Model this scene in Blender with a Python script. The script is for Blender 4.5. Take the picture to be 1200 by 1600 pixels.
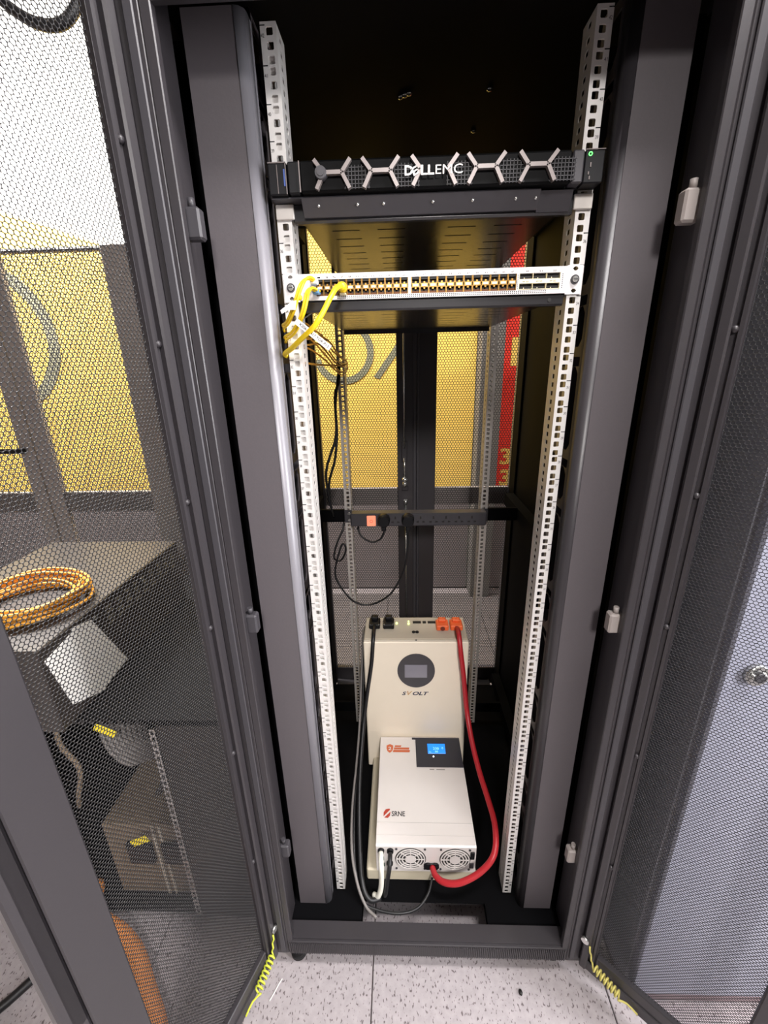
import bpy, bmesh, math, random
import numpy as np
from mathutils import Vector, Matrix
random.seed(7)
for o in list(bpy.data.objects): bpy.data.objects.remove(o)
C = bpy.context.scene.collection
SC = bpy.context.scene

# ------------------------------------------------------------------ camera
cam_d = bpy.data.cameras.new('camera'); cam = bpy.data.objects.new('camera', cam_d); C.objects.link(cam)
cam_d.sensor_fit = 'HORIZONTAL'; cam_d.sensor_width = 36.0; cam_d.lens = 661.84/1200*36; cam_d.clip_start = .02
yaw, pitch, roll = math.radians(-2.2185), math.radians(19.1862), math.radians(1.3450)
f_ = Vector((math.sin(yaw)*math.cos(pitch), math.cos(yaw)*math.cos(pitch), -math.sin(pitch)))
r_ = Vector((math.cos(yaw), -math.sin(yaw), 0)); d_ = f_.cross(r_)
r2 = r_*math.cos(roll)+d_*math.sin(roll); d2 = -r_*math.sin(roll)+d_*math.cos(roll)
cam.matrix_world = Matrix(((r2.x,-d2.x,-f_.x,-.0558),(r2.y,-d2.y,-f_.y,-.7838),(r2.z,-d2.z,-f_.z,1.5247),(0,0,0,1)))
SC.camera = cam
# ------------------------------------------------------------------ world, lights, exposure
w = bpy.data.worlds.new('world'); SC.world = w; w.use_nodes = True
w.node_tree.nodes['Background'].inputs[0].default_value = (.5,.52,.58,1); w.node_tree.nodes['Background'].inputs[1].default_value = .0
SC.view_settings.view_transform = 'Standard'; SC.view_settings.look = 'None'
SC.view_settings.gamma = 1; SC.view_settings.use_curve_mapping = False; SC.view_settings.exposure = 0.12
def area(name, loc, sx, sy, power, col=(1,1,1), target=None):
    l = bpy.data.lights.new(name, 'AREA'); l.shape = 'RECTANGLE'; l.size = sx; l.size_y = sy; l.energy = power; l.color = col
    o = bpy.data.objects.new(name, l); C.objects.link(o); o.location = loc
    if target: o.rotation_euler = (Vector(target)-Vector(loc)).to_track_quat('-Z','Y').to_euler()
    return o
# ceiling luminaires of the cold aisle (in front of the rack) and of the hot aisle (behind it)
area('ceiling_lamp_front', (.9,-.62,2.86), 1.2, .25, 74, (1,.965,.96))
area('right_fill_light', (2.14,-1.15,1.6), .3, 1.3, 80, (.97,.97,1), (0,0,1.3))  # added side light for the left post edge; the fixture is invented
sl = bpy.data.lights.new('front_fill_spot','SPOT'); sl.energy = 330; sl.color = (1,.955,.93); sl.spot_size = math.radians(56); sl.spot_blend = 1.0; sl.shadow_soft_size = .22  # added frontal fill, its cone shaped to leave the rail tops dim
so_ = bpy.data.objects.new('front_fill_spot', sl); C.objects.link(so_); so_.location = (.2,-2.7,2.75)
so_.rotation_euler = (Vector((0,0,.62))-so_.location).to_track_quat('-Z','Y').to_euler()
area('ceiling_lamp_rear', (-.6,1.42,3.3), 2.6, .3, 120, (1,.96,.88))
area('ceiling_lamp_rear_left', (-2.5,1.2,3.36), 1.2, .3, 300, (1,.97,.95))

# ------------------------------------------------------------------ materials
def lin(c): return tuple(((v/255)/12.92 if v/255 <= .04045 else ((v/255+.055)/1.055)**2.4) for v in c)
MATS = {}
def mat(name, rgb, rough=.5, metal=0, spec=.5, var=.0, scale=20, bump=0, emit=None, es=0, coat=0):
    if name in MATS: return MATS[name]
    m = bpy.data.materials.new(name); m.use_nodes = True; nt = m.node_tree; b = nt.nodes['Principled BSDF']
    col = (*lin(rgb),1)
    b.inputs['Base Color'].default_value = col; b.inputs['Roughness'].default_value = rough; b.inputs['Metallic'].default_value = metal
    b.inputs['Specular IOR Level'].default_value = spec; b.inputs['Coat Weight'].default_value = coat
    if emit: b.inputs['Emission Color'].default_value = (*lin(emit),1); b.inputs['Emission Strength'].default_value = es
    if var or bump:
        tc = nt.nodes.new('ShaderNodeTexCoord'); n = nt.nodes.new('ShaderNodeTexNoise'); n.inputs['Scale'].default_value = scale; n.inputs['Detail'].default_value = 4
        nt.links.new(tc.outputs['Object'], n.inputs['Vector'])
        if var:
            mx = nt.nodes.new('ShaderNodeMix'); mx.data_type = 'RGBA'
            mx.inputs[6].default_value = tuple(v*(1-var) for v in col[:3])+(1,); mx.inputs[7].default_value = tuple(min(1,v*(1+var)) for v in col[:3])+(1,)
            nt.links.new(n.outputs['Fac'], mx.inputs[0]); nt.links.new(mx.outputs[2], b.inputs['Base Color'])
        if bump:
            bp = nt.nodes.new('ShaderNodeBump'); bp.inputs['Strength'].default_value = bump; bp.inputs['Distance'].default_value = .002
            nt.links.new(n.outputs['Fac'], bp.inputs['Height']); nt.links.new(bp.outputs[0], b.inputs['Normal'])
    MATS[name] = m; return m
BLK = mat('black_powder_coat', (50,47,50), .40, 0, .5, .06, 300, .05)
POST = mat('black_coat_lit', (84,79,82), .45, 0, .4, .06, 300, .05)  # lighter copy of the black coat, light on the posts put into colour
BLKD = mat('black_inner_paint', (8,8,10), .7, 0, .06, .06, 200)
SHELF = mat('black_gloss_tray', (40,39,41), .24, 0, .6, .05, 30)
MESHM = mat('black_mesh_paint', (32,31,33), .45, 0, .45)
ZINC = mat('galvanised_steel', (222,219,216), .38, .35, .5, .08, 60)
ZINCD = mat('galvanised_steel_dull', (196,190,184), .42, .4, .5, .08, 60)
STEEL = mat('bright_steel', (215,215,212), .25, .9, .5)
WHITE = mat('switch_white_paint', (226,222,222), .45, 0, .5, .02, 40)
CREAM = mat('cream_box_paint', (242,230,210), .42, 0, .5, .02, 20)
CREAM2 = mat('warm_grey_lid_paint', (190,180,164), .5, 0, .4, .03, 20)
BEIGE = mat('beige_block', (205,195,172), .6, 0, .3, .05, 30)
ALU = mat('silver_white_panel', (226,220,216), .38, .1, .5, .02, 20)
PLAS = mat('black_plastic', (17,17,20), .45, 0, .25)
PLAS2 = mat('dark_grey_plastic', (58,56,60), .45, 0, .5)
RUB = mat('black_rubber', (20,20,22), .6, 0, .4)
CABK = mat('black_cable_sheath', (22,22,24), .45, 0, .5)
CABG = mat('grey_cable_sheath', (120,115,112), .5)
RED = mat('red_cable_sheath', (174,34,42), .4, 0, .5)
ORNG = mat('orange_connector', (236,104,52), .42, 0, .5)
YEL = mat('yellow_cable_sheath', (250,214,30), .4, 0, .5)
GOLD = mat('amber_cable_sheath', (214,150,50), .45, 0, .5)
WCAB = mat('white_cable_sheath', (228,226,214), .45)
PAPER = mat('white_paper', (240,238,235), .7, 0, .2)
INK = mat('black_ink', (26,26,28), .6, 0, .2)
BRASS = mat('gold_port_metal', (206,158,84), .28, .85, .5, .25, 300)
BROWN = mat('copper_brown_port', (96,58,30), .4, .5, .5)
DARKP = mat('dark_port', (20,18,16), .5)
LABC = mat('cream_label_strip', (250,240,205), .5)
BEZ = mat('bezel_grey_bronze', (122,114,112), .38, .3, .5, .05, 80)
LOGO = mat('logo_silver', (225,218,212), .35, .2, .5)
GLCD = mat('grey_lcd', (118,116,128), .2, 0, .6)
BLCD = mat('blue_lcd', (20,120,225), .3, 0, .5, emit=(20,130,240), es=.9)
LCDT = mat('lcd_digits', (150,225,255), .3, 0, .5, emit=(150,225,255), es=.9)
LEDG = mat('green_led', (120,255,120), .3, emit=(90,255,110), es=2.2)
LEDW = mat('white_led', (255,255,255), .3, emit=(240,250,255), es=2.5)
LEDY = mat('yellow_green_led', (235,255,150), .3, emit=(230,255,150), es=1.6)
SWRED = mat('lit_rocker_switch', (246,150,120), .35, emit=(255,150,115), es=.5)
NAVY = mat('navy_ink', (38,44,66), .5)
BRZ = mat('bronze_ink', (196,150,90), .5)
RUST = mat('rust_orange_ink', (206,104,62), .55)
EARTH = mat('yellow_green_wire', (206,214,70), .45)
EARTHD = mat('pale_yellow_wire', (206,196,110), .45)
WALLW = mat('white_wall_paint', (236,234,230), .75, 0, .2, .02, 3)
WALLG = mat('pale_grey_wall_paint', (120,112,112), .75, 0, .2, .03, 3)
YWALL = mat('yellow_wall_paint', (244,204,102), .6, 0, .3, .03, 4)
GINK = mat('grey_green_wall_lettering', (128,126,104), .6)
RWALL = mat('red_wall_paint', (232,52,34), .55, 0, .3, .03, 4)
CABW = mat('pale_lavender_cabinet', (150,151,166), .42, 0, .5, .02, 5)
WOODY = mat('orange_hose', (222,140,70), .6, 0, .3, .15, 120)
CLUT = mat('dim_brown_plastic', (120,104,86), .6, 0, .3, .1, 30)
def floor_mat():
    m = bpy.data.materials.new('speckled_vinyl'); m.use_nodes = True; nt = m.node_tree; b = nt.nodes['Principled BSDF']
    b.inputs['Roughness'].default_value = .42; b.inputs['Specular IOR Level'].default_value = .4
    g = nt.nodes.new('ShaderNodeNewGeometry')
    mp = nt.nodes.new('ShaderNodeMapping'); mp.inputs['Scale'].default_value = (1,.55,1); nt.links.new(g.outputs['Position'], mp.inputs['Vector'])
    v = nt.nodes.new('ShaderNodeTexNoise'); v.inputs['Scale'].default_value = 190; v.inputs['Detail'].default_value = 1.5; nt.links.new(mp.outputs[0], v.inputs['Vector'])
    r = nt.nodes.new('ShaderNodeValToRGB'); r.color_ramp.elements[0].position = .33; r.color_ramp.elements[0].color = (*lin((112,102,104)),1)
    r.color_ramp.elements[1].position = .40; r.color_ramp.elements[1].color = (*lin((182,174,176)),1)
    nt.links.new(v.outputs['Fac'], r.inputs[0])
    n2 = nt.nodes.new('ShaderNodeTexNoise'); n2.inputs['Scale'].default_value = 60; n2.inputs['Detail'].default_value = 5; nt.links.new(g.outputs['Position'], n2.inputs['Vector'])
    mx = nt.nodes.new('ShaderNodeMix'); mx.data_type = 'RGBA'; mx.blend_type = 'MULTIPLY'; mx.inputs[0].default_value = .35
    nt.links.new(r.outputs[0], mx.inputs[6]); nt.links.new(n2.outputs['Fac'], mx.inputs[7]); nt.links.new(mx.outputs[2], b.inputs['Base Color'])
    return m
FLOOR = floor_mat()
SHADE_TILE = mat('shade_dark_tile',(84,78,77),.5,0,.4,.1,40)  # floor colour darkened to imitate a dim hot aisle

# ------------------------------------------------------------------ helpers
WL = {}                                                     # world location of each object's origin
def tag(o, label=None, cat=None, group=None, kind=None):
    if label: o['label'] = label
    if cat: o['category'] = cat
    if group: o['group'] = group
    if kind: o['kind'] = kind
    return o
def thing(name, loc, label, cat, group=None):
    o = bpy.data.objects.new(name, None); C.objects.link(o); o.location = loc; o.empty_display_size = .05
    WL[o] = Vector(loc); return tag(o, label, cat, group)
def link(name, me, parent=None, world=(0,0,0), rot=None):
    o = bpy.data.objects.new(name, me); C.objects.link(o); w_ = Vector(world); WL[o] = w_
    if parent: o.parent = parent; o.location = w_-WL[parent]
    else: o.location = w_
    if rot is not None: o.rotation_euler = rot
    return o
def smooth_path(pts, n=6):
    P = [Vector(p) for p in pts]; out = []
    for i in range(len(P)-1):
        p0 = P[i-1] if i else P[0]*2-P[1]; p1 = P[i]; p2 = P[i+1]; p3 = P[i+2] if i+2 < len(P) else P[-1]*2-P[-2]
        for k in range(n):
            t = k/n; out.append(.5*((2*p1)+(p2-p0)*t+(2*p0-5*p1+4*p2-p3)*t*t+(3*p1-p0-3*p2+p3)*t**3))
    out.append(P[-1]); return out
class MB:
    def __init__(s): s.v = []; s.f = []; s.m = []; s.sm = []
    def add(s, vs, fs, m=0, sm=False):
        b = len(s.v); s.v += [tuple(v) for v in vs]
        for f in fs: s.f.append([i+b for i in f]); s.m.append(m); s.sm.append(sm)
        return s
    def box(s, x0, x1, y0, y1, z0, z1, m=0, xf=None):
        vs = [(x,y,z) for z in (z0,z1) for y in (y0,y1) for x in (x0,x1)]
        if xf: vs = [xf(*v) for v in vs]
        return s.add(vs, [(0,2,3,1),(4,5,7,6),(0,1,5,4),(2,6,7,3),(0,4,6,2),(1,3,7,5)], m)
    def cbox(s, x0, x1, y0, y1, z0, z1, c=.003, m=0, xf=None):
        """box with chamfered edges"""
        vs = []; idx = {}
        X = (x0,x1); Y = (y0,y1); Z = (z0,z1)
        for i in (0,1):
            for j in (0,1):
                for k in (0,1):
                    dx = c if i == 0 else -c; dy = c if j == 0 else -c; dz = c if k == 0 else -c
                    for a, p in enumerate(((X[i],Y[j]+dy,Z[k]+dz),(X[i]+dx,Y[j],Z[k]+dz),(X[i]+dx,Y[j]+dy,Z[k]))):
                        idx[i,j,k,a] = len(vs); vs.append(p)
        if xf: vs = [xf(*v) for v in vs]
        F = []
        for i in (0,1): F.append([idx[i,j,k,0] for j,k in ((0,0),(1,0),(1,1),(0,1))])
        for j in (0,1): F.append([idx[i,j,k,1] for i,k in ((0,0),(1,0),(1,1),(0,1))])
        for k in (0,1): F.append([idx[i,j,k,2] for i,j in ((0,0),(1,0),(1,1),(0,1))])
        for j in (0,1):
            for k in (0,1): F.append([idx[0,j,k,1],idx[1,j,k,1],idx[1,j,k,2],idx[0,j,k,2]])
        for i in (0,1):
            for k in (0,1): F.append([idx[i,0,k,0],idx[i,1,k,0],idx[i,1,k,2],idx[i,0,k,2]])
        for i in (0,1):
            for j in (0,1): F.append([idx[i,j,0,0],idx[i,j,1,0],idx[i,j,1,1],idx[i,j,0,1]])
        for key in [(i,j,k) for i in (0,1) for j in (0,1) for k in (0,1)]: F.append([idx[(*key,a)] for a in (0,1,2)])
        return s.add(vs, F, m)
    def prism(s, poly, axis, a, b, m=0, xf=None, sm=False):
        """2-D polygon extruded along an axis: 'x' poly=(y,z), 'y' poly=(x,z), 'z' poly=(x,y)"""
        def P(u, v, t): return {'x':(t,u,v),'y':(u,t,v),'z':(u,v,t)}[axis]
        n = len(poly); vs = [P(u,v,a) for u,v in poly]+[P(u,v,b) for u,v in poly]
        if xf: vs = [xf(*q) for q in vs]
        s.add(vs, [list(range(n))[::-1], list(range(n,2*n))], m)
        b0 = len(s.v)-2*n
        for i in range(n): s.f.append([b0+i,b0+(i+1)%n,b0+n+(i+1)%n,b0+n+i]); s.m.append(m); s.sm.append(sm)
        return s
    def cyl(s, p0, p1, r0, r1=None, n=16, m=0, cap=True):
        p0 = Vector(p0); p1 = Vector(p1); r1 = r0 if r1 is None else r1; d = (p1-p0).normalized()
        u = d.orthogonal().normalized(); v = d.cross(u)
        vs = [p0+(u*math.cos(2*math.pi*i/n)+v*math.sin(2*math.pi*i/n))*r0 for i in range(n)]+[p1+(u*math.cos(2*math.pi*i/n)+v*math.sin(2*math.pi*i/n))*r1 for i in range(n)]
        s.add(vs, [(i,(i+1)%n,n+(i+1)%n,n+i) for i in range(n)], m, True)
        if cap:
            b = len(s.v)-2*n; s.f += [[b+i for i in range(n)][::-1],[b+n+i for i in range(n)]]; s.m += [m,m]; s.sm += [False,False]
        return s
    def tube(s, pts, r, n=10, m=0, smooth=6):
        P = smooth_path(pts, smooth) if smooth else [Vector(p) for p in pts]
        up = None; rings = []
        for i, p in enumerate(P):
            d = (P[min(i+1,len(P)-1)]-P[max(i-1,0)])
            d = d.normalized() if d.length > 1e-9 else Vector((0,0,1))
            up = d.orthogonal().normalized() if up is None else (up-d*up.dot(d)).normalized()
            v = d.cross(up); rings.append([p+(up*math.cos(2*math.pi*k/n)+v*math.sin(2*math.pi*k/n))*r for k in range(n)])
        vs = [q for R in rings for q in R]; L = len(P)
        s.add(vs, [(i*n+k,i*n+(k+1)%n,(i+1)*n+(k+1)%n,(i+1)*n+k) for i in range(L-1) for k in range(n)], m, True)
        b = len(s.v)-len(vs); s.f += [[b+k for k in range(n)][::-1],[b+(L-1)*n+k for k in range(n)]]; s.m += [m,m]; s.sm += [False,False]
        return s
    def sphere(s, c, r, m=0, n=12, sc=(1,1,1)):
        c = Vector(c); vs = [c+Vector((0,0,r*sc[2]))]; h = n//2
        for i in range(1,h):
            a = math.pi*i/h
            vs += [c+Vector((r*sc[0]*math.sin(a)*math.cos(2*math.pi*k/n), r*sc[1]*math.sin(a)*math.sin(2*math.pi*k/n), r*sc[2]*math.cos(a))) for k in range(n)]
        vs.append(c-Vector((0,0,r*sc[2]))); F = [(0,1+k,1+(k+1)%n) for k in range(n)]
        for i in range(h-2): F += [(1+i*n+k,1+(i+1)*n+k,1+(i+1)*n+(k+1)%n,1+i*n+(k+1)%n) for k in range(n)]
        F += [(1+(h-2)*n+(k+1)%n,1+(h-2)*n+k,len(vs)-1) for k in range(n)]
        return s.add(vs, F, m, True)
    def sheet(s, vs2, fs, t, P, m=0):
        """planar faces with holes given a thickness t; P(u,v,depth) maps to space"""
        n = len(vs2); cnt = {}
        for f in fs:
            for a, b in zip(f, f[1:]+f[:1]): cnt[a,b] = 1
        F = [list(f) for f in fs]+[[i+n for i in f][::-1] for f in fs]
        F += [[b,a,a+n,b+n] for (a,b) in cnt if (b,a) not in cnt]
        return s.add([P(u,v,0) for u,v in vs2]+[P(u,v,t) for u,v in vs2], F, m)
    def data(s, name, mats, off=(0,0,0)):
        me = bpy.data.meshes.new(name); o = Vector(off)
        me.from_pydata([tuple(Vector(v)-o) for v in s.v], [], s.f)
        for m_ in (mats if isinstance(mats,(list,tuple)) else [mats]): me.materials.append(m_)
        me.polygons.foreach_set('material_index', s.m); me.polygons.foreach_set('use_smooth', s.sm)
        bm = bmesh.new(); bm.from_mesh(me); bmesh.ops.recalc_face_normals(bm, faces=bm.faces); bm.to_mesh(me); bm.free()
        me.update(); return me
    def build(s, name, mats, parent=None, label=None, cat=None, group=None, kind=None):
        V = np.array(s.v); lo = V.min(0); hi = V.max(0); off = ((lo[0]+hi[0])/2,(lo[1]+hi[1])/2,lo[2])
        o = link(name, s.data(name, mats, off), parent, off)
        return tag(o, label, cat, group, kind)
def holes_sheet(u0, u1, cells, hole):
    """column of cells [(v0,v1,has_hole,(cu,cv))]; hole(cu,cv)-> 8 points counter-clockwise starting at the lower edge's left end"""
    vs = []; fs = []; key = {}
    def V(u, v):
        k = (round(u,6),round(v,6))
        if k not in key: key[k] = len(vs); vs.append((u,v))
        return key[k]
    for v0, v1, h, c in cells:
        if not h: fs.append([V(u0,v0),V(u1,v0),V(u1,v1),V(u0,v1)]); continue
        H = hole(*c); I = [V(*p) for p in H]
        b0, b1 = V(H[0][0],v0), V(H[1][0],v0); r0, r1 = V(u1,H[2][1]), V(u1,H[3][1]); t0, t1 = V(H[4][0],v1), V(H[5][0],v1); l0, l1 = V(u0,H[6][1]), V(u0,H[7][1])
        A, B, Cc, D = V(u0,v0), V(u1,v0), V(u1,v1), V(u0,v1)
        fs += [[b0,b1,I[1],I[0]],[b1,B,r0,I[2],I[1]],[r0,r1,I[3],I[2]],[r1,Cc,t0,I[4],I[3]],[t0,t1,I[5],I[4]],[t1,D,l0,I[6],I[5]],[l0,l1,I[7],I[6]],[l1,A,b0,I[0],I[7]]]
    return vs, fs
def oct_hole(hw, hh, c): return lambda cu, cv: [(cu-hw+c,cv-hh),(cu+hw-c,cv-hh),(cu+hw,cv-hh+c),(cu+hw,cv+hh-c),(cu+hw-c,cv+hh),(cu-hw+c,cv+hh),(cu-hw,cv+hh-c),(cu-hw,cv-hh+c)]
def perforated(name, u0, u1, v0, v1, pitch, r, nseg, thick, P, mt, parent):
    """real hexagonal perforated sheet: every hole is cut; P maps arrays (u,v,depth) to an (n,3) array"""
    dv = pitch*.8660254; nr = int((v1-v0)/dv)+1; nc = int((u1-u0)/pitch)+1
    J, I = np.meshgrid(np.arange(nr), np.arange(nc), indexing='ij')
    cu = (u0+pitch/2+(I+.5*(J%2))*pitch).ravel(); cv = (v0+dv/2+J*dv).ravel()
    k = np.arange(nseg)
    if nseg == 6:
        a = np.pi/6+k*np.pi/3; oa = np.stack([np.cos(a),np.sin(a)],1)*pitch/math.sqrt(3); ia = np.stack([np.cos(a),np.sin(a)],1)*r
    else:
        a = np.pi/6+k*np.pi/6; R = np.where(k%2 == 0, pitch/math.sqrt(3), pitch/2)[:,None]
        oa = np.stack([np.cos(a),np.sin(a)],1)*R; ia = np.stack([np.cos(a),np.sin(a)],1)*r
    ou = cu[:,None]+oa[:,0]; ov = cv[:,None]+oa[:,1]; iu = cu[:,None]+ia[:,0]; iv = cv[:,None]+ia[:,1]
    U = np.concatenate([ou,iu,iu],1); Vv = np.concatenate([ov,iv,iv],1); D = np.zeros_like(U); D[:,2*nseg:] = thick
    XYZ = P(U.ravel(), Vv.ravel(), D.ravel())
    k2 = (k+1)%nseg
    q = np.concatenate([np.stack([k,k2,nseg+k2,nseg+k],1), np.stack([nseg+k,nseg+k2,2*nseg+k2,2*nseg+k],1)])
    N = len(cu); F = (q[None]+(np.arange(N)*3*nseg)[:,None,None]).reshape(-1,4).astype(np.int32)
    off = np.array([XYZ[:,0].mean(),XYZ[:,1].mean(),XYZ[:,2].min()])
    me = bpy.data.meshes.new(name); me.vertices.add(len(XYZ)); me.vertices.foreach_set('co', (XYZ-off).astype(np.float32).ravel())
    me.loops.add(F.size); me.loops.foreach_set('vertex_index', F.ravel())
    me.polygons.add(len(F)); me.polygons.foreach_set('loop_start', np.arange(0,F.size,4,dtype=np.int32))
    me.update(calc_edges=True); me.materials.append(mt)
    return tag(link(name, me, parent, off), kind='stuff')
_tc = {}
def text_geo(s, bold=0, shear=0, space=1.0):
    """flat letters as 2-D faces, unit size, origin at the left of the baseline"""
    k = (s,bold,shear,space)
    if k not in _tc:
        cu = bpy.data.curves.new('letters','FONT'); cu.body = s; cu.size = 1; cu.offset = bold; cu.shear = shear; cu.space_character = space; cu.resolution_u = 3
        o = bpy.data.objects.new('letters', cu); C.objects.link(o); dg = bpy.context.evaluated_depsgraph_get(); dg.update()
        me = bpy.data.meshes.new_from_object(o.evaluated_get(dg))
        V = [(v.co.x,v.co.y) for v in me.vertices]; F = [list(p.vertices) for p in me.polygons]
        bpy.data.objects.remove(o); bpy.data.curves.remove(cu); bpy.data.meshes.remove(me)
        _tc[k] = (V,F)
    return _tc[k]
def put_text(mb, s, origin, right, up, width=None, height=.01, bold=0, shear=0, m=0, space=1.0, center=False):
    V, F = text_geo(s, bold, shear, space)
    xs = [v[0] for v in V]; ys = [v[1] for v in V]
    sy = height/.7; sx = sy if width is None else width/(max(xs)-min(xs)); x0 = min(xs)
    if center: x0 = (min(xs)+max(xs))/2
    o = Vector(origin); r = Vector(right).normalized(); u = Vector(up).normalized()
    mb.add([o+r*((x-x0)*sx)+u*(y*sy) for x,y in V], F, m); return mb
def disc(mb, c, r, right, up, m=0, n=24, sx=1):
    c = Vector(c); R = Vector(right); Uv = Vector(up)
    mb.add([c+R*(math.cos(2*math.pi*i/n)*r*sx)+Uv*(math.sin(2*math.pi*i/n)*r) for i in range(n)], [list(range(n))], m)
def arc(mb, c, r0, r1, a0, a1, right, up, dep, t, m=0, n=8):
    """solid arc bar in a plane"""
    c = Vector(c); R = Vector(right); Uv = Vector(up); D = Vector(dep); vs = []
    for i in range(n+1):
        a = a0+(a1-a0)*i/n; e = R*math.cos(a)+Uv*math.sin(a)
        vs += [c+e*r0, c+e*r1, c+e*r1+D*t, c+e*r0+D*t]
    fs = [(0,1,2,3),(4*n,4*n+3,4*n+2,4*n+1)]
    for i in range(n):
        for k in range(4): fs.append((4*i+k,4*i+(k+1)%4,4*i+4+(k+1)%4,4*i+4+k))
    mb.add(vs, fs, m)

# ================================================================== THE SETTING
fl = MB().box(-4.2,2.2,-3.2,1.95,-.08,-.012).build('floor', WALLG, kind='structure')
tile_me = MB().cbox(-.2985,.2985,-.2985,.2985,-.012,0,.0015).data('tile', FLOOR)
shade_tile_me = MB().cbox(-.2985,.2985,-.2985,.2985,-.012,0,.0015).data('shade_tile', SHADE_TILE)
for i in range(-6,3):
    for j in range(-4,4):
        link('tile', shade_tile_me if j >= 2 else tile_me, fl, (-.14+.3+.6*i, -.55+.3+.6*j, 0))
MB().box(-4.2,2.2,-3.2,1.95,3.4,3.48).build('ceiling', mat('grey_ceiling_tile',(150,148,146),.8,0,.2), kind='structure')
wb = MB().box(-4.2,2.2,1.95,2.05,0,3.4).build('wall_back', WALLW, kind='structure')
MB().box(-4.2,2.2,-3.3,-3.2,0,3.4).build('wall_front', mat('dark_grey_wall_paint',(40,39,42),.6),  kind='structure')
MB().box(-4.3,-4.2,-3.2,1.95,0,3.4).build('wall_left', WALLG, kind='structure')
MB().box(2.2,2.3,-3.2,1.95,0,3.4).build('wall_right', WALLW, kind='structure')
# painted panels on the back wall, each a thin board
yp = MB().prism([(-4.0,.75),(.415,.75),(.415,2.6),(-1.3,2.6),(-1.42,2.10),(-2.24,2.37),(-4.0,2.95)], 'y', 1.935, 1.949)
yp.build('painted_panel', YWALL, wb, label='yellow wall panel')
gl = MB()
arc(gl, (-.385,1.9345,1.60), .145, .185, -2.9, 1.2, (1,0,0), (0,0,1), (0,-1,0), .002, n=24)
gl.add([(-.205,1.933,1.455),(-.17,1.933,1.44),(-.045,1.933,1.60),(-.045,1.933,1.665)], [(0,1,2,3)])
arc(gl, (-2.55,1.9345,1.72), .36, .43, -1.5, 1.25, (1,0,0), (0,0,1), (0,-1,0), .002, n=24)
gl.build('wall_lettering', GINK, wb, label='large grey letters on the yellow panel', kind='stuff')
MB().box(.555,.95,1.935,1.949,.72,2.75).build('painted_panel', RWALL, wb, label='red wall panel')
rl = MB()
put_text(rl, '3', (.60,1.934,.76), (1,0,0), (0,0,1), .075, .10, .03)
put_text(rl, '3', (.595,1.934,.90), (1,0,0), (0,0,1), .07, .10, .03)
rl.box(.62,.66,1.932,1.9349,1.50,1.66)
rl.build('wall_lettering', YWALL, wb, label='yellow characters on the red panel', kind='stuff')
MB().cbox(.42,.55,1.80,1.948,0,2.88,.004).build('trim_1', mat('grey_pillar_paint',(92,88,84),.6), kind='structure')
MB().box(-4.1,.41,1.935,1.949,.0,.74).build('baseboard_back', WALLG, kind='structure')
MB().box(.556,2.19,1.935,1.949,.0,.71).build('trim_2', WALLG, kind='structure')

# ================================================================== THE RACK
rack = thing('server_rack', (0,.38,0), 'tall black open-fronted server rack with two mesh doors swung wide, in the middle', 'server rack')
ZB, ZT = .06, 2.04
# front rim
rim = MB()
for s in (-1,1):
    def X(x,y,z,s=s): return (s*x,y,z)
    rim.cbox(.36,.40,-.118,-.03,ZB,ZT,.002,xf=X)
    rim.cbox(.346,.3605,-.118,-.104,.11,1.99,.0015,xf=X)
    rim.box(.38,.40,-.03,.88,1.985,ZT,xf=X); rim.box(.385,.40,-.03,.88,ZB,.10,xf=X)
rim.cbox(-.36,.36,-.118,-.074,ZB,.11,.002); rim.cbox(-.36,.36,-.118,-.106,1.94,ZT,.002); rim.box(-.36,.36,-.106,-.04,2.0,ZT)  # unseen front header dropped low to shade the rail tops
rim.box(-.36,.36,-.112,-.074,.1101,.114)
rim.box(-.36,.36,.83,.88,ZB,.10); rim.box(-.36,.36,.83,.88,1.99,ZT)
rim.build('frame', BLK, rack)
gk = MB()
for s in (-1,1): gk.cbox(min(s*.366,s*.379),max(s*.366,s*.379),-.1225,-.1182,.075,2.02,.0015)
gk.build('door_gasket', PLAS2, rack)
# kick grille under the sill: fine vertical ribs
kg = MB()
for i in range(150): kg.box(-.355+i*.00475,-.3528+i*.00475,-.1205,-.1185,.064,.106)
kg.build('kick_grille', BLK, rack, kind='stuff')
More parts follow.
